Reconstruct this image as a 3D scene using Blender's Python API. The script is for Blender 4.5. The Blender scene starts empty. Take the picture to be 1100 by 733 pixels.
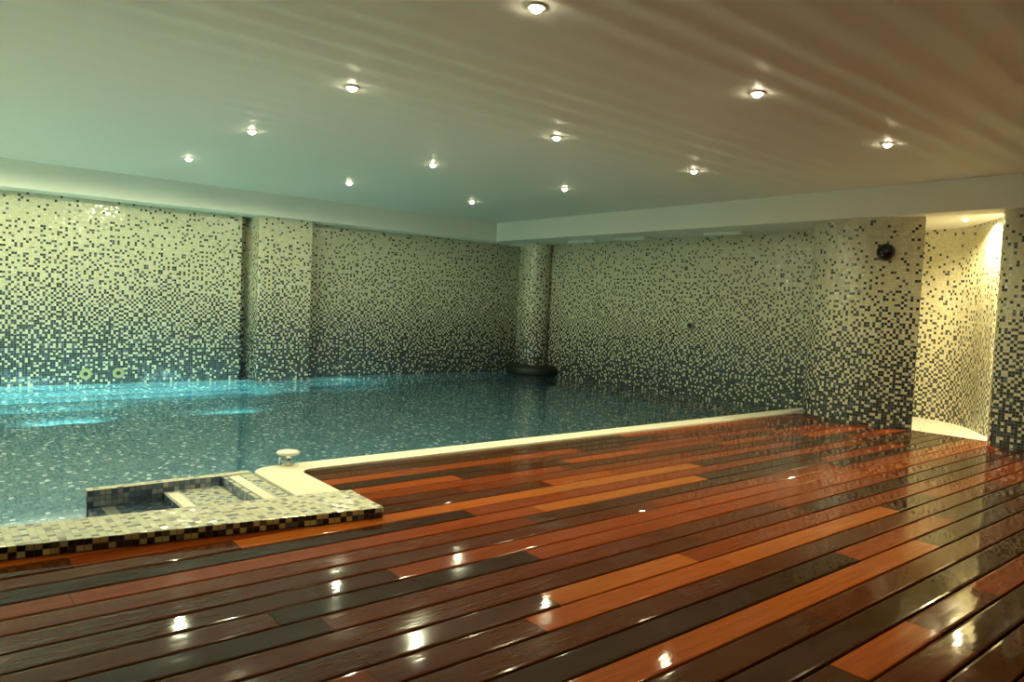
import bpy, bmesh, math, random
from mathutils import Vector, Matrix
random.seed(11)
C = bpy.context.scene.collection
sc = bpy.context.scene
# ---------------------------------------------------------------- units
S = 1.35                       # metres per survey unit
ZD = -0.8091                   # deck level in survey units (camera at 0)
H_CEIL = (1.0 - ZD) * S
H_BEAM = (0.7767 - ZD) * S
Z_WATER = -0.085
Z_POOL = -1.25
XB, XE, YL, YB = 5.587 * S, 6.2 * S, 7.42 * S, 7.15 * S
Y_COP0, Y_COP1 = 3.168 * S, 3.307 * S
X_BACK, Y_BACK = -1.6 * S, -1.6 * S
TILE = 0.0275


def p2(x, y):
    return (x * S, y * S)


# ---------------------------------------------------------------- node helper
class NT:
    def __init__(self, name):
        self.m = bpy.data.materials.new(name)
        self.m.use_nodes = True
        self.t = self.m.node_tree
        self.t.nodes.clear()
        self.out = self.t.nodes.new('ShaderNodeOutputMaterial')

    def n(self, typ, **kw):
        nd = self.t.nodes.new(typ)
        for k, v in kw.items():
            setattr(nd, k, v)
        return nd

    def link(self, a, b):
        self.t.links.new(a, b)

    def put(self, sock, v):
        if hasattr(v, 'is_linked'):
            self.link(v, sock)
        else:
            sock.default_value = v

    def math(self, op, a, b=0.0, c=0.0, clamp=False):
        nd = self.n('ShaderNodeMath', operation=op, use_clamp=clamp)
        for i, v in enumerate((a, b, c)):
            self.put(nd.inputs[i], v)
        return nd.outputs[0]

    def vmath(self, op, a, b=(0, 0, 0), scale=None):
        nd = self.n('ShaderNodeVectorMath', operation=op)
        self.put(nd.inputs[0], a)
        self.put(nd.inputs[1], b)
        if scale is not None:
            self.put(nd.inputs['Scale'], scale)
        return nd.outputs[0]

    def mix(self, f, a, b, blend='MIX'):
        nd = self.n('ShaderNodeMix', data_type='RGBA', blend_type=blend)
        self.put(nd.inputs[0], f)
        self.put(nd.inputs[6], a)
        self.put(nd.inputs[7], b)
        return nd.outputs[2]

    def ramp(self, f, stops, interp='LINEAR'):
        nd = self.n('ShaderNodeValToRGB')
        r = nd.color_ramp
        r.interpolation = interp
        while len(r.elements) < len(stops):
            r.elements.new(0.5)
        for e, (p, col) in zip(r.elements, stops):
            e.position = p
            e.color = col if len(col) == 4 else (*col, 1)
        self.put(nd.inputs[0], f)
        return nd.outputs[0]

    def bsdf(self, **kw):
        b = self.n('ShaderNodeBsdfPrincipled')
        for k, v in kw.items():
            self.put(b.inputs[k.replace('_', ' ')], v)
        self.link(b.outputs[0], self.out.inputs[0])
        return b


def c4(r, g, b):
    return (r, g, b, 1.0)


def simple(name, col, rough=0.5, metal=0.0, **kw):
    t = NT(name)
    nz = t.n('ShaderNodeTexNoise')
    nz.inputs['Scale'].default_value = 40
    r = t.math('MULTIPLY_ADD', nz.outputs[0], 0.12, rough - 0.06, clamp=True)
    t.bsdf(Base_Color=c4(*col), Roughness=r, Metallic=metal, **kw)
    return t.m


def emitter(name, col, strength):
    t = NT(name)
    e = t.n('ShaderNodeEmission')
    e.inputs[0].default_value = c4(*col)
    e.inputs[1].default_value = strength
    t.link(e.outputs[0], t.out.inputs[0])
    return t.m


def mosaic(name, prob, light_stops, dark_stops, grout, rough=0.16, tilt=0.10, tile=TILE, seed=0.0):
    """Square glass mosaic. UV is in metres (v = height).  prob = stops (height in metres, share of dark tiles)."""
    t = NT(name)
    uv = t.n('ShaderNodeUVMap')
    q = t.vmath('SCALE', uv.outputs[0], scale=1.0 / tile)
    q = t.vmath('ADD', q, (seed, 0, 0))
    cell = t.vmath('FLOOR', q)
    fr = t.vmath('FRACTION', q)
    wn = t.n('ShaderNodeTexWhiteNoise', noise_dimensions='2D')
    t.link(cell, wn.inputs['Vector'])
    cell2 = t.vmath('ADD', cell, (517.3, 91.7, 0))
    wn2 = t.n('ShaderNodeTexWhiteNoise', noise_dimensions='2D')
    t.link(cell2, wn2.inputs['Vector'])
    sep = t.n('ShaderNodeSeparateXYZ')
    t.link(uv.outputs[0], sep.inputs[0])
    lo, hi = prob[0][0], prob[-1][0]
    hf = t.math('DIVIDE', t.math('SUBTRACT', sep.outputs[1], lo), max(hi - lo, 1e-3), clamp=True)
    pr = t.ramp(hf, [((h - lo) / max(hi - lo, 1e-3), (p, p, p)) for h, p in prob])
    # broad unevenness in the density
    nz = t.n('ShaderNodeTexNoise', noise_dimensions='2D')
    t.link(uv.outputs[0], nz.inputs['Vector'])
    nz.inputs['Scale'].default_value = 2.2
    pr = t.math('ADD', pr, t.math('MULTIPLY', t.math('SUBTRACT', nz.outputs[0], 0.5), 0.10))
    # tiles are scattered evenly: in every block of 2 x 2 one tile turns dark before the next does
    half = t.vmath('SCALE', cell, scale=0.5)
    blk = t.vmath('FLOOR', half)
    wb = t.n('ShaderNodeTexWhiteNoise', noise_dimensions='2D')
    t.link(blk, wb.inputs['Vector'])
    sh = t.n('ShaderNodeSeparateXYZ')
    t.link(t.vmath('FRACTION', half), sh.inputs[0])
    sb = t.n('ShaderNodeSeparateColor')
    t.link(wb.outputs['Color'], sb.inputs[0])
    r1 = t.math('GREATER_THAN', sb.outputs[0], 0.5)
    r2 = t.math('GREATER_THAN', sb.outputs[1], 0.5)
    bx = t.math('GREATER_THAN', sh.outputs[0], 0.25)
    by = t.math('GREATER_THAN', sh.outputs[1], 0.25)
    xor = t.math('ABSOLUTE', t.math('SUBTRACT', t.math('ABSOLUTE', t.math('SUBTRACT', bx, by)), r1))
    low = t.math('ABSOLUTE', t.math('SUBTRACT', by, r2))
    rank = t.math('ADD', t.math('MULTIPLY_ADD', xor, 2.0, low), 0.01)
    val = t.math('MULTIPLY', t.math('ADD', t.math('FLOOR', rank), wn.outputs['Value']), 0.25)
    dark = t.math('LESS_THAN', val, pr)
    lcol = t.ramp(wn2.outputs['Value'], light_stops, 'CONSTANT')
    dcol = t.ramp(wn2.outputs['Value'], dark_stops, 'CONSTANT')
    col = t.mix(dark, lcol, dcol)
    sf = t.n('ShaderNodeSeparateXYZ')
    t.link(fr, sf.inputs[0])
    e1 = t.math('ABSOLUTE', t.math('SUBTRACT', sf.outputs[0], 0.5))
    e2 = t.math('ABSOLUTE', t.math('SUBTRACT', sf.outputs[1], 0.5))
    edge = t.math('GREATER_THAN', t.math('MAXIMUM', e1, e2), 0.455)
    gcol_ = t.mix(pr, c4(*grout), c4(grout[0] * 0.16, grout[1] * 0.19, grout[2] * 0.24))
    col = t.mix(edge, col, gcol_)
    rnd = t.vmath('SUBTRACT', wn2.outputs['Color'], (0.5, 0.5, 0.5))
    geo = t.n('ShaderNodeNewGeometry')
    nrm = t.vmath('NORMALIZE', t.vmath('ADD', geo.outputs['Normal'], t.vmath('SCALE', rnd, scale=tilt)))
    rg = t.math('ADD', rough, t.math('MULTIPLY', edge, 0.4))
    t.bsdf(Base_Color=col, Roughness=rg, Normal=nrm, IOR=1.5)
    return t.m


LIGHT = [(0.0, (0.58, 0.55, 0.37)), (0.3, (0.63, 0.59, 0.41)), (0.65, (0.53, 0.51, 0.36)), (0.88, (0.66, 0.62, 0.47))]
DARK = [(0.0, (0.018, 0.022, 0.024)), (0.25, (0.030, 0.042, 0.060)), (0.5, (0.045, 0.050, 0.045)), (0.7, (0.02, 0.03, 0.05)),
        (0.85, (0.10, 0.12, 0.15)), (0.95, (0.07, 0.075, 0.14))]
PROB = [(-1.2, 0.86), (-0.1, 0.85), (0.2, 0.78), (0.5, 0.66), (0.8, 0.51), (1.15, 0.33), (1.6, 0.20), (2.0, 0.11), (2.2, 0.03)]
GROUT = (0.42, 0.42, 0.32)
M = {}
M['mosaic'] = mosaic('wall_mosaic', PROB, LIGHT, DARK, GROUT)
M['mosaic_niche'] = mosaic('niche_mosaic', [(0.0, 0.58), (0.4, 0.48), (0.8, 0.34), (1.1, 0.24), (1.5, 0.14), (1.9, 0.07), (2.2, 0.04)],
                          LIGHT, DARK, GROUT, seed=77.0, rough=0.3)
M['mosaic_shower'] = mosaic('shower_mosaic', [(0.0, 0.80), (0.35, 0.70), (0.75, 0.54), (1.1, 0.36), (1.45, 0.17), (1.9, 0.09), (2.2, 0.05)],
                            LIGHT, DARK, GROUT, seed=31.0)
PALE = [(0.0, (0.70, 0.66, 0.50)), (0.35, (0.62, 0.60, 0.48)), (0.7, (0.74, 0.70, 0.56)), (0.9, (0.50, 0.50, 0.44))]
M['curb_top'] = mosaic('curb_top_mosaic', [(0, 0.20), (1, 0.20)], [(0.0, (0.82, 0.79, 0.62)), (0.35, (0.74, 0.72, 0.58)), (0.7, (0.85, 0.82, 0.70)), (0.9, (0.62, 0.61, 0.55))],
                       [(0, (0.30, 0.30, 0.27)), (0.4, (0.22, 0.24, 0.28)), (0.7, (0.42, 0.38, 0.42))], (0.36, 0.34, 0.26), tilt=0.16, tile=0.029)
M['curb_side'] = mosaic('curb_side_mosaic', [(0, 0.58), (1, 0.58)], [(0, (0.55, 0.50, 0.20)), (0.4, (0.62, 0.54, 0.26)), (0.7, (0.50, 0.48, 0.28))],
                        [(0, (0.012, 0.012, 0.012)), (0.6, (0.03, 0.03, 0.03)), (0.85, (0.10, 0.11, 0.08))], (0.16, 0.15, 0.10), tile=0.029)
BLUE = [(0, (0.13, 0.20, 0.34)), (0.3, (0.18, 0.27, 0.42)), (0.6, (0.11, 0.16, 0.27)), (0.85, (0.32, 0.40, 0.52))]
M['step_blue'] = mosaic('step_blue_mosaic', [(0, 0.72), (1, 0.72)], [(0, (0.30, 0.34, 0.42)), (0.5, (0.46, 0.48, 0.52))], BLUE, (0.22, 0.25, 0.28), tile=0.029)
M['step_pale'] = mosaic('step_pale_mosaic', [(0, 0.28), (1, 0.28)], PALE, BLUE, (0.38, 0.38, 0.32), tile=0.029)
M['pool'] = mosaic('pool_mosaic', [(-1.3, 0.935), (3, 0.935)], [(0, (0.85, 0.88, 0.82)), (0.5, (0.75, 0.84, 0.80))],
                   [(0, (0.10, 0.24, 0.28)), (0.25, (0.14, 0.29, 0.33)), (0.5, (0.07, 0.18, 0.24)), (0.75, (0.12, 0.27, 0.30)), (0.93, (0.26, 0.42, 0.44))],
                   (0.12, 0.26, 0.29), tile=0.032)
M['cream'] = simple('cream_stone', (0.80, 0.78, 0.66), 0.45)
M['white_paint'] = simple('white_paint', (0.86, 0.86, 0.78), 0.55)
M['chrome'] = simple('chrome', (0.80, 0.80, 0.82), 0.16, 1.0)
M['trim'] = simple('white_enamel', (0.80, 0.79, 0.72), 0.35)
M['black'] = simple('black_plastic', (0.012, 0.012, 0.014), 0.30)
M['blackglass'] = simple('dark_glass', (0.010, 0.010, 0.016), 0.10)
M['stone'] = simple('dark_stone', (0.010, 0.012, 0.010), 0.55)
M['jet'] = simple('pale_yellow_plastic', (0.30, 0.29, 0.15), 0.35)
M['fitting'] = simple('pale_green_plastic', (0.36, 0.44, 0.34), 0.4)
M['showerfloor'] = mosaic('shower_floor_mosaic', [(0, 0.1), (9, 0.1)], [(0, (0.78, 0.76, 0.66)), (0.5, (0.82, 0.80, 0.72))],
                          [(0, (0.5, 0.5, 0.45))], (0.62, 0.60, 0.5), tile=0.029)
M['vent'] = simple('vent_enamel', (0.86, 0.88, 0.80), 0.35)
M['slot'] = simple('vent_slot', (0.06, 0.07, 0.06), 0.6)
M['bulb'] = emitter('lamp_glass', (1.0, 0.88, 0.58), 60.0)

# ceiling: satin white paint
t = NT('ceiling_paint')
nz = t.n('ShaderNodeTexNoise')
nz.inputs['Scale'].default_value = 1.3
nz.inputs['Detail'].default_value = 3
rg = t.math('MULTIPLY_ADD', nz.outputs[0], 0.14, 0.42)
t.bsdf(Base_Color=c4(0.86, 0.86, 0.78), Roughness=rg, IOR=1.38)
M['ceiling'] = t.m

# deck timber: one colour per board (face attribute), wet varnish film with drops
t = NT('wet_hardwood')
at = t.n('ShaderNodeAttribute', attribute_name='board')
geo = t.n('ShaderNodeNewGeometry')
sc3 = t.vmath('MULTIPLY', geo.outputs['Position'], (1.2, 22.0, 22.0))
off = t.vmath('SCALE', at.outputs['Color'], scale=37.0)
grain = t.n('ShaderNodeTexNoise')
t.link(t.vmath('ADD', sc3, off), grain.inputs['Vector'])
grain.inputs['Scale'].default_value = 3.0
grain.inputs['Detail'].default_value = 5.0
sa = t.n('ShaderNodeSeparateColor')
t.link(at.outputs['Color'], sa.inputs[0])
wood = t.ramp(sa.outputs[0], [(0.0, (0.036, 0.012, 0.004)), (0.25, (0.052, 0.015, 0.004)), (0.45, (0.095, 0.021, 0.005)),
                              (0.66, (0.18, 0.032, 0.005)), (0.88, (0.28, 0.056, 0.007)), (0.97, (0.33, 0.085, 0.012)), (1.0, (0.20, 0.09, 0.028))])
gcol = t.math('MULTIPLY_ADD', grain.outputs[0], 0.9, 0.52)
gc = t.n('ShaderNodeCombineColor')
for i in range(3):
    t.link(gcol, gc.inputs[i])
wood = t.mix(1.0, wood, gc.outputs[0], 'MULTIPLY')
wet = t.n('ShaderNodeTexNoise')
t.link(geo.outputs['Position'], wet.inputs['Vector'])
wet.inputs['Scale'].default_value = 2.3
wet.inputs['Detail'].default_value = 4.0
rough = t.ramp(wet.outputs[0], [(0.36, (0.03,) * 3), (0.5, (0.06,) * 3), (0.66, (0.13,) * 3)])
drop = t.n('ShaderNodeTexVoronoi')
t.link(geo.outputs['Position'], drop.inputs['Vector'])
drop.inputs['Scale'].default_value = 22.0
dh = t.ramp(drop.outputs['Distance'], [(0.0, (1, 1, 1)), (0.045, (0.0, 0.0, 0.0))])
und = t.n('ShaderNodeTexNoise')
t.link(t.vmath('MULTIPLY', geo.outputs['Position'], (3.0, 9.0, 9.0)), und.inputs['Vector'])
und.inputs['Scale'].default_value = 1.6
und.inputs['Detail'].default_value = 2.0
b1 = t.n('ShaderNodeBump')
b1.inputs['Strength'].default_value = 1.0
b1.inputs['Distance'].default_value = 0.0007
t.link(und.outputs[0], b1.inputs['Height'])
b2 = t.n('ShaderNodeBump')
b2.inputs['Strength'].default_value = 0.3
b2.inputs['Distance'].default_value = 0.0012
t.link(dh, b2.inputs['Height'])
t.link(b1.outputs[0], b2.inputs['Normal'])
# the boards are wet by the shower and dry further off, with patches in between
dist = t.n('ShaderNodeVectorMath', operation='DISTANCE')
t.link(geo.outputs['Position'], dist.inputs[0])
dist.inputs[1].default_value = (4.6 * S, 1.1 * S, 0.0)
near = t.math('SUBTRACT', 1.15, t.math('DIVIDE', dist.outputs['Value'], 4.4), clamp=True)
big = t.n('ShaderNodeTexNoise')
t.link(geo.outputs['Position'], big.inputs['Vector'])
big.inputs['Scale'].default_value = 1.1
big.inputs['Detail'].default_value = 3.0
dist2 = t.n('ShaderNodeVectorMath', operation='DISTANCE')
t.link(geo.outputs['Position'], dist2.inputs[0])
dist2.inputs[1].default_value = (0.85 * S, 1.15 * S, 0.0)
near2 = t.math('SUBTRACT', 1.05, t.math('DIVIDE', dist2.outputs['Value'], 1.8), clamp=True)
wf = t.math('ADD', t.math('MAXIMUM', near, near2), t.math('MULTIPLY', t.math('SUBTRACT', big.outputs[0], 0.5), 1.1), clamp=True)
rg = rough
spec = t.math('MULTIPLY_ADD', wf, 0.40, 0.07)
t.bsdf(Base_Color=wood, Roughness=rg, IOR=1.40, Specular_IOR_Level=spec, Normal=b2.outputs[0])
M['wood'] = t.m
M['under'] = simple('dark_subfloor', (0.006, 0.004, 0.003), 0.8)

# water: refracting surface, fine ripples in the normal
t = NT('pool_water')
geo = t.n('ShaderNodeNewGeometry')
w1 = t.n('ShaderNodeTexNoise')
t.link(t.vmath('MULTIPLY', geo.outputs['Position'], (1.0, 1.6, 1.0)), w1.inputs['Vector'])
w1.inputs['Scale'].default_value = 5.0
w1.inputs['Detail'].default_value = 2.5
bp = t.n('ShaderNodeBump')
bp.inputs['Strength'].default_value = 1.0
bp.inputs['Distance'].default_value = 0.0022
t.link(w1.outputs[0], bp.inputs['Height'])
t.bsdf(Base_Color=c4(0.84, 0.97, 0.98), Roughness=0.0, IOR=1.333, Transmission_Weight=1.0, Normal=bp.outputs[0])
M['water'] = t.m


# ---------------------------------------------------------------- mesh helpers
def obj(name, bm, mats, parent=None, smooth=False):
    me = bpy.data.meshes.new(name)
    bm.normal_update()
    if smooth:
        for f in bm.faces:
            f.smooth = True
    bm.to_mesh(me)
    bm.free()
    o = bpy.data.objects.new(name, me)
    for m in (mats if isinstance(mats, (list, tuple)) else [mats]):
        me.materials.append(m)
    C.objects.link(o)
    if parent:
        o.parent = parent
    return o


def struct(name, bm, mats, smooth=False):
    o = obj(name, bm, mats, None, smooth)
    o['kind'] = 'structure'
    return o


def tag(o, label, cat, group=None, kind=None):
    o['label'] = label
    o['category'] = cat
    if group:
        o['group'] = group
    if kind:
        o['kind'] = kind
    return o


def thing(name, label, cat, loc=(0, 0, 0), rot=(0, 0, 0), group=None):
    o = bpy.data.objects.new(name, None)
    C.objects.link(o)
    o.location = loc
    o.rotation_euler = rot
    o.empty_display_size = 0.1
    return tag(o, label, cat, group)


def box_uv(bm):
    uvl = bm.loops.layers.uv.verify()
    bm.normal_update()
    for f in bm.faces:
        n = f.normal
        ax = max(range(3), key=lambda i: abs(n[i]))
        for l in f.loops:
            c = l.vert.co
            l[uvl].uv = (c.y, c.z) if ax == 0 else (c.x, c.z) if ax == 1 else (c.x, c.y)


def add_box(bm, x0, x1, y0, y1, z0, z1, mat=0):
    vs = [bm.verts.new(p) for p in ((x0, y0, z0), (x1, y0, z0), (x1, y1, z0), (x0, y1, z0),
                                    (x0, y0, z1), (x1, y0, z1), (x1, y1, z1), (x0, y1, z1))]
    for idx in ((0, 3, 2, 1), (4, 5, 6, 7), (0, 1, 5, 4), (1, 2, 6, 5), (2, 3, 7, 6), (3, 0, 4, 7)):
        f = bm.faces.new([vs[i] for i in idx])
        f.material_index = mat
    return vs


def add_prism(bm, poly, z0, z1, mat_side=0, mat_top=0):
    """poly counter-clockwise in metres."""
    a = [bm.verts.new((x, y, z0)) for x, y in poly]
    b = [bm.verts.new((x, y, z1)) for x, y in poly]
    n = len(poly)
    for i in range(n):
        f = bm.faces.new((a[i], a[(i + 1) % n], b[(i + 1) % n], b[i]))
        f.material_index = mat_side
    f = bm.faces.new(b)
    f.material_index = mat_top
    f = bm.faces.new(a[::-1])
    f.material_index = mat_side


def bevel_edges(bm, width, seg=2, test=None):
    es = [e for e in bm.edges if (test is None or test(e))]
    bmesh.ops.bevel(bm, geom=es, offset=width, segments=seg, profile=0.5, affect='EDGES', clamp_overlap=True)


def lathe(bm, prof, n=32, mat=0, cx=0.0, cy=0.0):
    """prof = [(r, z)...]; closes at r=0."""
    rings = []
    for r, z in prof:
        if r < 1e-6:
            rings.append([bm.verts.new((cx, cy, z))])
        else:
            rings.append([bm.verts.new((cx + r * math.cos(2 * math.pi * i / n), cy + r * math.sin(2 * math.pi * i / n), z)) for i in range(n)])
    for A, B in zip(rings, rings[1:]):
        for i in range(n):
            j = (i + 1) % n
            if len(A) == 1 and len(B) == 1:
                continue
            if len(A) == 1:
                f = bm.faces.new((A[0], B[i], B[j]))
            elif len(B) == 1:
                f = bm.faces.new((A[i], A[j], B[0]))
            else:
                f = bm.faces.new((A[i], A[j], B[j], B[i]))
            f.material_index = mat
            f.smooth = True
    bmesh.ops.recalc_face_normals(bm, faces=bm.faces[:])


def spline(pts, n=10, closed=False):
    """Catmull-Rom through plan points."""
    out = []
    m = len(pts)
    for i in range(m - 1):
        p0 = pts[max(i - 1, 0)]
        p1, p2_ = pts[i], pts[i + 1]
        p3 = pts[min(i + 2, m - 1)]
        for k in range(n):
            u = k / n
            out.append(tuple(0.5 * (2 * p1[d] + (-p0[d] + p2_[d]) * u + (2 * p0[d] - 5 * p1[d] + 4 * p2_[d] - p3[d]) * u * u
                                    + (-p0[d] + 3 * p1[d] - 3 * p2_[d] + p3[d]) * u ** 3) for d in (0, 1)))
    out.append(tuple(pts[-1]))
    return out


def wall_loop(bm, poly, z0, z1, u0=0.0, closed=True, cap=True):
    """Vertical sheet following a plan polyline, UV = (arc length, height)."""
    uvl = bm.loops.layers.uv.verify()
    n = len(poly)
    a = [bm.verts.new((x, y, z0)) for x, y in poly]
    b = [bm.verts.new((x, y, z1)) for x, y in poly]
    u = u0
    for i in range(n if closed else n - 1):
        j = (i + 1) % n
        d = math.dist(poly[i], poly[j])
        f = bm.faces.new((a[i], a[j], b[j], b[i]))
        for l, w in zip(f.loops, ((u, z0), (u + d, z0), (u + d, z1), (u, z1))):
            l[uvl].uv = w
        u += d
    if closed and cap:
        for vs in (b, a[::-1]):
            f = bm.faces.new(vs)
            for l in f.loops:
                l[uvl].uv = (l.vert.co.x, l.vert.co.y)


# ---------------------------------------------------------------- room shell
# deck: boards laid along x
W = 0.0989 * S
GAP = 0.0075
Y_LINE = 2.2812 * S           # one of the gaps between boards
bm = bmesh.new()
col = bm.loops.layers.float_color.new('board')
X_END = 5.78 * S


def board(x0, x1, ya, yb, rnd):
    prof = [(ya, -0.026), (ya, -0.007), (ya + 0.0015, -0.0022), (ya + 0.004, -0.0006), (ya + 0.012, 0.0), ((ya + yb) / 2, 0.0),
            (yb - 0.012, 0.0), (yb - 0.004, -0.0006), (yb - 0.0015, -0.0022), (yb, -0.007), (yb, -0.026)]
    tl = random.uniform(-0.006, 0.006)
    cup = random.uniform(-0.00022, 0.0001)
    ends = []
    sl = random.uniform(-0.0004, 0.0004)
    for x in (x0, x1):
        ring = []
        for y, z in prof:
            s = (y - (ya + yb) / 2)
            dz = (s * tl * 0.5 + cup * (1 - (2 * s / W) ** 2) + (sl if x == x1 else -sl)) if z > -0.02 else 0
            ring.append(bm.verts.new((x, y, z + dz)))
        ends.append(ring)
    A, B = ends
    fs = []
    for i in range(len(prof) - 1):
        fs.append(bm.faces.new((A[i + 1], A[i], B[i], B[i + 1])))
    fs.append(bm.faces.new(A))
    fs.append(bm.faces.new(B[::-1]))
    for k, f in enumerate(fs):
        f.smooth = False
        for l in f.loops:
            l[col] = (*rnd, 1)


k = -13
rows = []
y = Y_LINE
while y - W > Y_BACK:
    y -= W
    rows.append(y)
y = Y_LINE
while y + W < Y_COP0 - 0.02:
    rows.append(y)
    y += W
y_last = y
for y in rows + [y_last]:
    yb = y + W - GAP / 2 if y != y_last else Y_COP0 - 0.004
    x = X_BACK if y + W < 2.66 * S else 1.385 * S
    x_first = True
    while x < X_END - 0.01:
        L = random.choice((0.6, 0.9, 1.3, 1.8, 2.4)) * random.uniform(0.85, 1.15)
        if x_first:
            L *= random.uniform(0.3, 1)
            x_first = False
        x1 = min(x + L, X_END)
        if X_END - x1 < 0.2:
            x1 = X_END
        board(x + 0.0008, x1 - 0.0008, y + GAP / 2, yb, (random.random(), random.random(), random.random()))
        x = x1
bm.normal_update()
n0 = len(bm.faces)
add_box(bm, X_BACK, X_END, Y_BACK, 2.50 * S, -0.06, -0.027, 1)
add_box(bm, X_BACK, 0.53 * S, 2.50 * S, 2.71 * S, -0.06, -0.027, 1)
add_box(bm, 1.37 * S, X_END, 2.50 * S, Y_COP0, -0.06, -0.027, 1)
struct('floor', bm, [M['wood'], M['under']])

# ceiling: ripple shaped in for light stripes off the deck, flat above the pool
bm = bmesh.new()
ys = []
y = Y_BACK
while y < YB:
    ys.append(y)
    y += 0.02 if y < 4.6 * S else 0.25
ys.append(YB)


def stripe_ripple(y):
    fade = min(1.0, max(0.0, (4.9 * S - y) / (2.4 * S)))
    ph = 2 * math.pi * y / 0.25 + 0.7 * math.sin(y * 2.1) + 0.4 * math.sin(y * 5.3 + 1)
    return 0.0050 * fade * (0.85 + 0.25 * math.sin(y * 3.7)) * math.sin(ph)


prev = None
for y in ys:
    cur = [bm.verts.new((x, y, H_CEIL + stripe_ripple(y))) for x in (X_BACK, XB + 0.02)]
    if prev:
        f = bm.faces.new((prev[0], cur[0], cur[1], prev[1]))
        f.smooth = True
    prev = cur
struct('ceiling', bm, M['ceiling'])

# end bulkhead (beam) and left bulkhead
bm = bmesh.new()
add_box(bm, XB, 7.25 * S, Y_BACK, YL + 0.1, H_BEAM, H_CEIL + 0.1)
bevel_edges(bm, 0.004, 1)
struct('trim_1', bm, M['white_paint'])
bm = bmesh.new()
add_box(bm, X_BACK, XB - 0.001, YB, YL + 0.1, H_BEAM, H_CEIL + 0.1)
bevel_edges(bm, 0.004, 1)
struct('trim_2', bm, M['white_paint'])

# mosaic walls
bm = bmesh.new()
wall_loop(bm, [(XE, YL), (2.655 * S, YL), (2.655 * S, YL + 0.25), (2.555 * S, YL + 0.25), (2.555 * S, YL), (X_BACK, YL)], -0.11, H_BEAM, closed=False)
n_up = len(bm.faces)
wall_loop(bm, [(XE, YL), (X_BACK, YL)], Z_POOL, -0.11, closed=False)
bm.faces.ensure_lookup_table()
for f in bm.faces[n_up:]:
    f.material_index = 1
struct('wall_left', bm, [M['mosaic'], M['pool']])
bm = bmesh.new()
wall_loop(bm, [(XE, 3.20 * S), (XE, YL)], Z_POOL, H_BEAM, u0=20, closed=False)
struct('wall_end', bm, M['mosaic'])
bm = bmesh.new()
wall_loop(bm, [(X_BACK, YL), (X_BACK, Y_BACK)], Z_POOL, H_CEIL, u0=40, closed=False)
struct('wall_back', bm, M['mosaic'])
bm = bmesh.new()
wall_loop(bm, [(X_BACK, Y_BACK), (6.0 * S, Y_BACK)], -0.06, H_CEIL, u0=60, closed=False)
struct('wall_near', bm, M['mosaic'])

# pilaster on the left wall, shallow pilaster at the right of the end wall, rounded column in the far corner
bm = bmesh.new()
xa, xb, yp = 2.66 * S, 3.22 * S, YL - 0.20 * S
wall_loop(bm, [(xa, YL), (xa, yp + 0.01), (xa + 0.01, yp), (xb - 0.01, yp), (xb, yp + 0.01), (xb, YL)], Z_POOL, H_BEAM - 0.0005, u0=7, closed=True)
n_up = len(bm.faces)
wall_loop(bm, [(xa - 0.0008, YL), (xa - 0.0008, yp - 0.0008), (xb + 0.0008, yp - 0.0008), (xb + 0.0008, YL)], Z_POOL, -0.10, u0=0, closed=False)
bm.faces.ensure_lookup_table()
for f in bm.faces[n_up:]:
    f.material_index = 1
struct('trim_3', bm, [M['mosaic'], M['pool']])
bm = bmesh.new()
wall_loop(bm, [(XE, 3.69 * S), (XE - 0.07, 3.69 * S), (XE - 0.07, 3.22 * S), (XE, 3.22 * S)], Z_POOL, H_BEAM - 0.0005, u0=3, closed=True)
struct('trim_4', bm, M['mosaic'])
bm = bmesh.new()
ccx, ccy = 6.08 * S, 6.93 * S
cpts = [(ccx + 0.24 * math.cos(a), ccy + 0.24 * math.sin(a)) for a in [2 * math.pi * i / 40 for i in range(40)]]
wall_loop(bm, cpts, Z_POOL, H_BEAM - 0.0005, u0=11, closed=True)
struct('trim_5', bm, M['mosaic'], smooth=False)

# shower screen: curved mosaic wall with a free end
outer = spline([p2(*v) for v in ((6.28, 3.19), (5.98, 3.19), (5.76, 3.11), (5.65, 2.95), (5.625, 2.72), (5.66, 2.47), (5.745, 2.245))], 8)
inner = []
TH = 0.11
for i, p in enumerate(outer):
    a = Vector(outer[max(i - 1, 0)])
    b = Vector(outer[min(i + 1, len(outer) - 1)])
    d = (b - a).normalized()
    nrm = Vector((-d.y, d.x))          # to the left of travel
    q = Vector(p) + nrm * TH
    inner.append((q.x, q.y))
poly = outer + inner[::-1]
# orientation: make it counter-clockwise
area = sum(poly[i][0] * poly[(i + 1) % len(poly)][1] - poly[(i + 1) % len(poly)][0] * poly[i][1] for i in range(len(poly)))
if area < 0:
    poly = poly[::-1]
bm = bmesh.new()
wall_loop(bm, poly, -0.03, H_BEAM - 0.0005, u0=0.4, closed=True)
bmesh.ops.recalc_face_normals(bm, faces=bm.faces[:])
struct('wall_shower', bm, M['mosaic_shower'])

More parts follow.
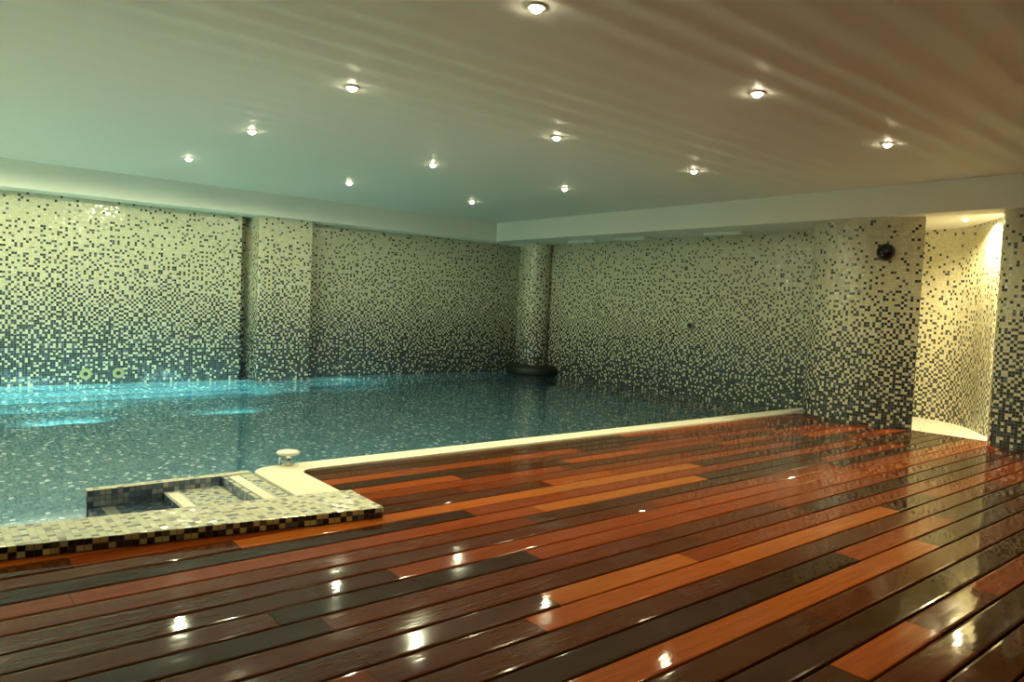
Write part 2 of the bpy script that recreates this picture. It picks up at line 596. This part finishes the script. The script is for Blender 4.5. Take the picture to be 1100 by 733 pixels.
# shower back wall curving behind the right-hand wall
inn = spline([p2(*v) for v in ((6.45, 3.6), (6.60, 3.0), (6.62, 2.62), (6.56, 2.33), (6.40, 2.12), (6.18, 1.955), (5.98, 1.80), (5.86, 1.55), (5.86, 1.3))], 8)
bm = bmesh.new()
wall_loop(bm, inn, -0.03, H_BEAM - 0.0005, u0=5.0, closed=False)
struct('wall_niche', bm, M['mosaic_niche'])
fr = spline([p2(*v) for v in ((5.715, 1.742), (5.66, 1.70), (5.645, 1.6), (5.65, 1.3), (5.70, 0.7), (5.85, 0.0), (5.95, -1.6))], 8)
pl = fr + [p2(6.08, -1.6), p2(5.98, 0.0), p2(5.83, 0.7), p2(5.78, 1.3), p2(5.77, 1.6), p2(5.76, 1.735)]
bm = bmesh.new()
wall_loop(bm, pl[::-1], -0.03, H_BEAM - 0.0005, u0=9.0, closed=True)
bmesh.ops.recalc_face_normals(bm, faces=bm.faces[:])
struct('wall_right', bm, M['mosaic_shower'])

# shower floor
bm = bmesh.new()
add_box(bm, 5.79 * S, 7.0 * S, Y_BACK, 3.19 * S, -0.05, -0.001)
box_uv(bm)
struct('trim_6', bm, M['showerfloor'])

# ---------------------------------------------------------------- pool
bm = bmesh.new()
add_box(bm, X_BACK, XE, 2.5 * S, YL, Z_POOL - 0.1, Z_POOL)
# near side walls of the basin (below the coping, the steps and the curb)
add_box(bm, 1.19 * S, XE, Y_COP0 + 0.03, Y_COP1 - 0.012, Z_POOL, -0.045)
box_uv(bm)
o = struct('pool_basin', bm, M['pool'])

def curb_front(x):
    return (2.543 - 0.176 * (x - 0.199)) * S


def curb_back(x):
    return (2.765 - 0.118 * (x - 0.215)) * S


# coping with the rounded return at the steps
bm = bmesh.new()
oc = []
R1 = 0.06 * S
x0, y0 = 1.375 * S, Y_COP0
inner_arc = [(x0 + R1 - R1 * math.sin(a), y0 - R1 + R1 * math.cos(a)) for a in [math.pi / 2 * i / 8 for i in range(9)]]
R2 = 0.11 * S
xo, yo = 1.19 * S, Y_COP1
outer_arc = [(xo + R2 - R2 * math.sin(a), yo - R2 + R2 * math.cos(a)) for a in [math.pi / 2 * i / 8 for i in range(9)]]
poly = [(XE - 0.075, 3.205 * S), (5.70 * S, 3.205 * S), (5.70 * S, y0)] + inner_arc + [(x0, curb_back(1.375) + 0.006), (xo, curb_back(1.19) + 0.003)] + outer_arc[::-1] + [(XE - 0.075, yo)]
area = sum(poly[i][0] * poly[(i + 1) % len(poly)][1] - poly[(i + 1) % len(poly)][0] * poly[i][1] for i in range(len(poly)))
if area < 0:
    poly = poly[::-1]
add_prism(bm, poly, -0.045, 0.012)
bevel_edges(bm, 0.006, 2, lambda e: abs(e.verts[0].co.z - e.verts[1].co.z) < 1e-6 and e.verts[0].co.z > 0)
tag(obj('pool_coping', bm, M['cream']), 'long cream stone coping edging the pool beside the timber deck', 'pool edge')


# curb at the head of the pool, resting on the boards
CURB_H = 0.054
bm = bmesh.new()
xl, xr = -1.2, 1.355
pl = [(xl * S, curb_front(xl)), (xr * S - 0.015, curb_front(xr)), (xr * S, curb_front(xr) + 0.015), (xr * S + 0.012, curb_back(xr)), (xl * S, curb_back(xl))]
uvl = bm.loops.layers.uv.verify()
wall_loop(bm, pl, 0.004, CURB_H, u0=0.0, closed=True)
for f in bm.faces:
    f.material_index = 1 if abs(f.normal.z) > 0.5 else 0
bm.normal_update()
for f in bm.faces:
    f.material_index = 1 if abs(f.normal.z) > 0.5 else 0
bevel_edges(bm, 0.004, 2, lambda e: e.verts[0].co.z > 0.05 and e.verts[1].co.z > 0.05)
tag(obj('mosaic_curb', bm, [M['curb_side'], M['curb_top']]), 'low raised curb clad in cream and black mosaic in front of the pool steps', 'curb')

# steps down into the pool, facing left
st = thing('pool_steps', 'mosaic steps with cream nosings going down into the pool behind the curb', 'pool steps', (0.8 * S, 3.0 * S, Z_POOL))


def local(bm, o):
    bmesh.ops.translate(bm, verts=bm.verts[:], vec=-Vector(o.location))


YB0, YB1 = 2.66 * S, 3.25 * S
RISE = 0.055
steps = ((1.055, 1.188, -0.002, 'pale'), (0.815, 1.055, -RISE, 'pale'), (0.54, 0.815, -0.12, 'blue'))
for a, b, z, kind in steps:
    bm = bmesh.new()
    add_box(bm, a * S, b * S - 0.0005, YB0, YB1, Z_POOL, z)
    box_uv(bm)
    bm.normal_update()
    for f in bm.faces:
        f.material_index = 0 if f.normal.z > 0.5 else 1
    local(bm, st)
    obj('tread', bm, [M['step_pale'] if kind == 'pale' else M['step_blue'], M['step_blue']], st)
for x, ya, yb, z in ((1.075, 2.66, 3.215, -0.002), (0.822, 2.66, 3.215, -RISE), (0.585, 2.66, 3.24, -0.12)):
    bm = bmesh.new()
    add_box(bm, x * S, (x + 0.046) * S, ya * S, yb * S, z, z + 0.006)
    bevel_edges(bm, 0.002, 1)
    local(bm, st)
    n = obj('nosing', bm, M['cream'], st)
    n['label'] = 'cream strip along the step edge'
bm = bmesh.new()
add_box(bm, 0.535 * S, 1.188 * S, YB1, YB1 + 0.062, Z_POOL, 0.004)
box_uv(bm)
bm.normal_update()
for f in bm.faces:
    f.material_index = 0 if f.normal.z > 0.5 else 1
bevel_edges(bm, 0.003, 1, lambda e: e.verts[0].co.z > 0 and e.verts[1].co.z > 0)
local(bm, st)
obj('rim', bm, [M['curb_top'], M['step_blue']], st)

# water surface
bm = bmesh.new()


def wave(x, y):
    z = 0.0012 * math.sin(9.1 * x + 5.3 * y) + 0.0010 * math.sin(-6.7 * x + 11.9 * y + 1.0)
    d = (y - 6.55 * S)
    m = math.exp(-(d / 0.9) ** 2) / (1 + math.exp((x - 3.1 * S) / 0.35))
    z += 0.010 * m * math.sin(2 * math.pi * (y + 0.05 * math.sin(x * 1.3)) / 0.62 + 0.25 * x)
    return Z_WATER + z


def sheet(x0, x1, y0, y1, dx, dy):
    nx, ny = max(1, round((x1 - x0) / dx)), max(1, round((y1 - y0) / dy))
    g = [[bm.verts.new((x0 + (x1 - x0) * i / nx, y0 + (y1 - y0) * j / ny, 0)) for i in range(nx + 1)] for j in range(ny + 1)]
    for j in range(ny):
        for i in range(nx):
            f = bm.faces.new((g[j][i], g[j][i + 1], g[j + 1][i + 1], g[j + 1][i]))
            f.smooth = True


YM = YB1 + 0.03
sheet(X_BACK + 0.002, 0.53 * S, 2.78 * S, YM, 0.08, 0.06)
sheet(0.53 * S, 1.054 * S, 2.66 * S, YB1 - 0.001, 0.08, 0.06)
sheet(X_BACK + 0.002, 0.53 * S, YM, YL - 0.002, 0.08, 0.06)
sheet(0.53 * S, XE - 0.002, Y_COP1 - 0.015, YL - 0.002, 0.08, 0.06)
bmesh.ops.remove_doubles(bm, verts=bm.verts[:], dist=0.0005)
for v in bm.verts:
    v.co.z = wave(v.co.x, v.co.y)
tag(obj('pool_water', bm, M['water'], None, True), 'clear teal rippled water filling the indoor swimming pool', 'water', kind='stuff')

# ---------------------------------------------------------------- fittings
# two jet rings on the left wall
def ring_fitting(name, label, loc, rot, group):
    t_ = thing(name, label, 'pool jet', loc, rot, group)
    bm = bmesh.new()
    lathe(bm, [(0.030, 0.0), (0.075, 0.0), (0.078, 0.006), (0.074, 0.013), (0.055, 0.017), (0.034, 0.015), (0.030, 0.008), (0.030, 0.0)], 36)
    obj('flange', bm, M['jet'], t_)
    bm = bmesh.new()
    lathe(bm, [(0.0, 0.005), (0.012, 0.005), (0.022, 0.007), (0.0295, 0.011), (0.0295, 0.0005), (0.0, 0.0005)], 24)
    obj('nozzle', bm, M['black'], t_)
    return t_


for px, lab in ((1.148, 'round pale pool jet low on the left mosaic wall, the left one of the pair'),
                (1.400, 'round pale pool jet low on the left mosaic wall, the right one of the pair')):
    tj = ring_fitting('pool_jet', lab, (px * S * 1.045, YL - 0.0005, 0.045), (math.pi / 2, 0, 0), 'pool jets on the left wall')
    tj.scale = (0.85, 0.85, 0.85)

# mushroom-topped spout at the corner of the coping
t_ = thing('pool_spout', 'small pale mushroom-topped metal spout standing on the pool edge', 'pool fitting', (1.375 * S, 3.292 * S, 0.0125))
bm = bmesh.new()
lathe(bm, [(0.0, 0.0), (0.040, 0.0), (0.040, 0.006), (0.018, 0.011), (0.016, 0.060), (0.020, 0.066), (0.0, 0.066)], 24)
obj('stem', bm, M['chrome'], t_)
bm = bmesh.new()
lathe(bm, [(0.0, 0.0655), (0.060, 0.067), (0.073, 0.074), (0.074, 0.081), (0.062, 0.088), (0.03, 0.093), (0.0, 0.094)], 36)
obj('cap', bm, M['trim'], t_)
bm = bmesh.new()
lathe(bm, [(0.0, 0.0), (0.009, 0.0), (0.009, 0.055), (0.006, 0.068), (0.0, 0.068)], 16, cx=-0.045, cy=0.02)
obj('support_rod', bm, M['chrome'], t_)

# dark ledge around the foot of the corner column
bm = bmesh.new()
lathe(bm, [(0.241, 0.0), (0.40, 0.0), (0.44, 0.03), (0.445, 0.12), (0.41, 0.165), (0.36, 0.18), (0.241, 0.18)], 44)
for v in bm.verts:
    v.co.x *= 0.95
    v.co.y *= 1.12
o = obj('column_ledge', bm, M['stone'])
o.location = (ccx - 0.02, ccy, Z_WATER + 0.003)
tag(o, 'dark rounded stone ledge around the foot of the far corner column', 'ledge')

# small fitting on the end wall
t_ = thing('wall_sensor', 'small pale box with a dark lens on the far end wall', 'sensor', (XE - 0.0005, 4.62 * S, (-0.127 - ZD) * S - 0.01), (0, -math.pi / 2, 0))
bm = bmesh.new()
add_box(bm, -0.045, 0.045, -0.05, 0.10, 0, 0.04)
bevel_edges(bm, 0.008, 2)
obj('housing', bm, M['fitting'], t_)
bm = bmesh.new()
lathe(bm, [(0.0, 0.0405), (0.034, 0.0405), (0.034, 0.062), (0.022, 0.068), (0.018, 0.055), (0.0, 0.055)], 24, cx=0.0, cy=-0.012)
obj('lens', bm, M['blackglass'], t_)

# round black speaker on the curved shower wall
sx, sy, sz = 5.655 * S, 2.475 * S, (0.515 - ZD) * S
t_ = thing('wall_speaker', 'round black wall speaker high on the curved mosaic shower wall', 'speaker', (sx - 0.006, sy, sz), (0, 0, 0))
t_.rotation_euler = Vector((-1, -0.28, 0)).to_track_quat('Z', 'Y').to_euler()
bm = bmesh.new()
lathe(bm, [(0.0, -0.004), (0.084, -0.004), (0.087, 0.004), (0.086, 0.022), (0.078, 0.030), (0.066, 0.030), (0.062, 0.022), (0.0, 0.022)], 48)
obj('bezel', bm, M['black'], t_)
bm = bmesh.new()
lathe(bm, [(0.061, 0.0222), (0.05, 0.030), (0.03, 0.037), (0.0, 0.040)], 40)
obj('cone', bm, M['blackglass'], t_)
bm = bmesh.new()
lathe(bm, [(0.0, 0.0402), (0.016, 0.040), (0.012, 0.046), (0.0, 0.048)], 24)
obj('dust_cap', bm, M['black'], t_)

# slim air vents in the underside of the bulkhead
VL = ['slim white air vent in the bulkhead underside, above the far corner column',
      'slim white air vent in the bulkhead underside, second from the far corner column',
      'slim white air vent in the bulkhead underside, third from the far corner column',
      'slim white air vent in the bulkhead underside, closest to the curved shower wall']
for (vx, vy), lab in zip(((5.98, 7.08), (5.98, 6.02), (5.98, 5.28), (5.98, 4.12)), VL):
    t_ = thing('air_vent', lab, 'air vent', (vx * S, vy * S, H_BEAM - 0.0002), (math.pi, 0, 0), 'air vents under the end bulkhead')
    bm = bmesh.new()
    L2, W2 = 0.28, 0.07
    for (a, b, c_, d) in ((-W2, W2, -L2, -L2 + 0.02), (-W2, W2, L2 - 0.02, L2), (-W2, -W2 + 0.018, -L2 + 0.02, L2 - 0.02), (W2 - 0.018, W2, -L2 + 0.02, L2 - 0.02)):
        add_box(bm, a, b, c_, d, 0, 0.03)
    for i in range(4):
        xx = -0.042 + i * 0.0248
        add_box(bm, xx, xx + 0.009, -L2 + 0.02, L2 - 0.02, 0.002, 0.012)
    obj('grille', bm, M['vent'], t_)
    bm = bmesh.new()
    add_box(bm, -W2 + 0.018, W2 - 0.018, -L2 + 0.02, L2 - 0.02, 0.0, 0.0015)
    obj('slot', bm, M['slot'], t_)

# recessed downlights
WARM = (1.0, 0.88, 0.45)
ROWN = ('leftmost', 'middle', 'rightmost')
POSN = ('topmost', 'second from the top', 'third from the top', 'lowest')


def downlight_parts(root):
    bm = bmesh.new()
    lathe(bm, [(0.030, 0.004), (0.030, -0.004), (0.036, -0.007), (0.044, -0.006), (0.047, 0.0), (0.047, 0.004)], 32)
    obj('trim_ring', bm, M['trim'], root)
    bm = bmesh.new()
    lathe(bm, [(0.0295, 0.002), (0.0285, -0.010), (0.022, -0.020), (0.012, -0.026), (0.0, -0.028)], 28)
    obj('lens', bm, M['bulb'], root)


def dup(root, loc):
    r = root.copy()
    C.objects.link(r)
    r.location = loc
    for ch in list(root.children):
        c = ch.copy()
        C.objects.link(c)
        c.parent = r
    return r


def spot(x, y, z, power, colr, size=150, blend=0.6, rad=0.03):
    l = bpy.data.lights.new('downlight_beam', 'SPOT')
    l.energy = power
    l.color = colr
    l.spot_size = math.radians(size)
    l.spot_blend = blend
    l.shadow_soft_size = rad
    o = bpy.data.objects.new('downlight_beam', l)
    C.objects.link(o)
    o.location = (x, y, z)
    return o


GX, GY, GD = 1.6092, 1.8944, 1.3232
first = None
for i in range(3):
    for j in range(4):
        loc = ((GX + i * GD) * S, (GY + j * GD) * S, H_CEIL - 0.002)
        lab = 'glowing recessed ceiling downlight, %s in the %s of the three diagonal rows' % (POSN[j], ROWN[i])
        if first is None:
            first = thing('ceiling_downlight', lab, 'ceiling light', loc, (0, 0, 0), 'ceiling downlights over deck and pool')
            downlight_parts(first)
        else:
            r = dup(first, loc)
            r['label'] = lab
PW = {-1: (0, 0, 26, 22, 0), 0: (0, 0, 74, 108, 112), 1: (0, 0, 92, 98, 56), 2: (64, 66, 58, 26, 9), 3: (96, 90, 74, 27, 7)}
SIZE = {-1: 110, 0: 120, 1: 140, 2: 176, 3: 178}
POOLC = (0.97, 1.0, 0.60)
for i in range(-2, 3):  # outer beams have no fixture: added out of view for brightness
    for j in range(-1, 4):
        if (i < 0 and j < 2) or (j < 0 and i > 1):
            continue
        x, y = (GX + i * GD) * S, (GY + j * GD) * S
        f = max(0.0, min(1.0, (y / S - 2.6) / 2.0))
        cl = tuple(a + (b - a) * f for a, b in zip(WARM, POOLC))
        spot(x, y, H_CEIL - 0.04, PW[j][i + 2], cl, 165 if (i, j) == (2, 0) else SIZE[j], 0.85 if j < 2 else 0.22)

# shower lamp
t_ = thing('shower_downlight', 'small lit spotlight in the ceiling of the shower passage', 'ceiling light', (6.05 * S, 2.09 * S, H_BEAM - 0.002))
downlight_parts(t_)
t_.scale = (0.7, 0.7, 0.6)
spot(6.05 * S, 1.94 * S, H_BEAM - 0.03, 330.0, (1.0, 0.82, 0.42), 150, 1.0, 0.02)

# unseen lights added under the water to brighten pool and ceiling
def area(name, loc, direction, power, colr, sx_, sy_, spread=180):
    l = bpy.data.lights.new(name, 'AREA')
    l.shape = 'RECTANGLE'
    l.size, l.size_y = sx_, sy_
    l.spread = math.radians(spread)
    l.energy = power
    l.color = colr
    o = bpy.data.objects.new(name, l)
    C.objects.link(o)
    o.location = loc
    o.rotation_euler = Vector(direction).to_track_quat('-Z', 'Y').to_euler()
    return o


CY = (0.66, 1.0, 1.0)
CZ = (0.42, 1.0, 0.86)
area('passage_fill_light', (5.84 * S, 1.755 * S, 1.06), (1.0, 0.55, 0.0), 13, (1.0, 0.82, 0.42), 0.03, 2.0)  # unseen strip light added to lengthen the bright streak on the niche wall
for x, pw in ((-0.9, 12), (0.0, 17), (1.6, 21), (3.2, 6), (4.9, 1)):  # added near-side fill, replaces ceiling light lost at the water surface
    area('added_underwater_light', (x * S, 3.40 * S, -0.45), (0.0, 1, -0.22), pw, CY, 0.25, 0.25)
for x, pw in ((-0.6, 32), (0.9, 32), (2.1, 18)):  # unseen lamps for the teal glow along the left waterline
    area('added_underwater_light', (x * S, 6.2 * S, -1.2), (0.0, 0.85, 0.5), pw, CZ, 0.5, 0.2)
for x in (-0.6, 0.35, 1.3, 2.2, 3.1):  # added warm fill: lights a hidden floor strip that brightens the ceiling
    area('added_underwater_light', (x * S, 3.47 * S, -0.40), (0.0, 0.12, -1), (190 if x < 3 else 70), (1.0, 0.46, 0.25), 0.9, 0.10, 80)
for y in (3.9, 5.1, 6.3):  # added fill outside the view, brightens the left part of the ceiling
    area('added_underwater_light', (-1.2 * S, y * S, -0.3), (0.0, 0, -1), 470, (1.0, 0.54, 0.27), 0.6, 0.6, 95)
for x, y, pw, L in ((0.7, 6.72, 32, 1.7), (2.1, 6.9, 24, 1.6), (3.7, 6.95, 6, 1.0)):  # added strips whose lit faces draw the bright streaks in the water
    area('added_underwater_light', (x * S, y * S, -1.1), (0.0, 0.8, 0.6), pw, CZ, L, 0.10)

# ---------------------------------------------------------------- world, camera
w = bpy.data.worlds.new('world')
sc.world = w
w.use_nodes = True
w.node_tree.nodes['Background'].inputs[0].default_value = (0.02, 0.025, 0.022, 1)
w.node_tree.nodes['Background'].inputs[1].default_value = 1.0

yaw, pitch, roll = 0.8805, -0.0495, 0.0423
F = Vector((math.cos(yaw) * math.cos(pitch), math.sin(yaw) * math.cos(pitch), math.sin(pitch)))
Rt = Vector((math.sin(yaw), -math.cos(yaw), 0))
Up = Rt.cross(F)
R2 = Rt * math.cos(roll) + Up * math.sin(roll)
U2 = -Rt * math.sin(roll) + Up * math.cos(roll)
cam = bpy.data.cameras.new('camera')
cam.sensor_width = 36
cam.lens = 782.13 / 1100 * 36
cam.clip_start = 0.02
co = bpy.data.objects.new('camera', cam)
C.objects.link(co)
co.matrix_world = Matrix(((R2.x, U2.x, -F.x, 0), (R2.y, U2.y, -F.y, 0), (R2.z, U2.z, -F.z, -ZD * S), (0, 0, 0, 1)))
sc.camera = co

sc.view_settings.view_transform = 'Standard'
sc.view_settings.look = 'None'
sc.view_settings.exposure = 0.0
sc.view_settings.gamma = 1.0
sc.view_settings.use_curve_mapping = False
sc.cycles.sample_clamp_indirect = 4.0
sc.cycles.max_bounces = 12
sc.cycles.use_denoising = True
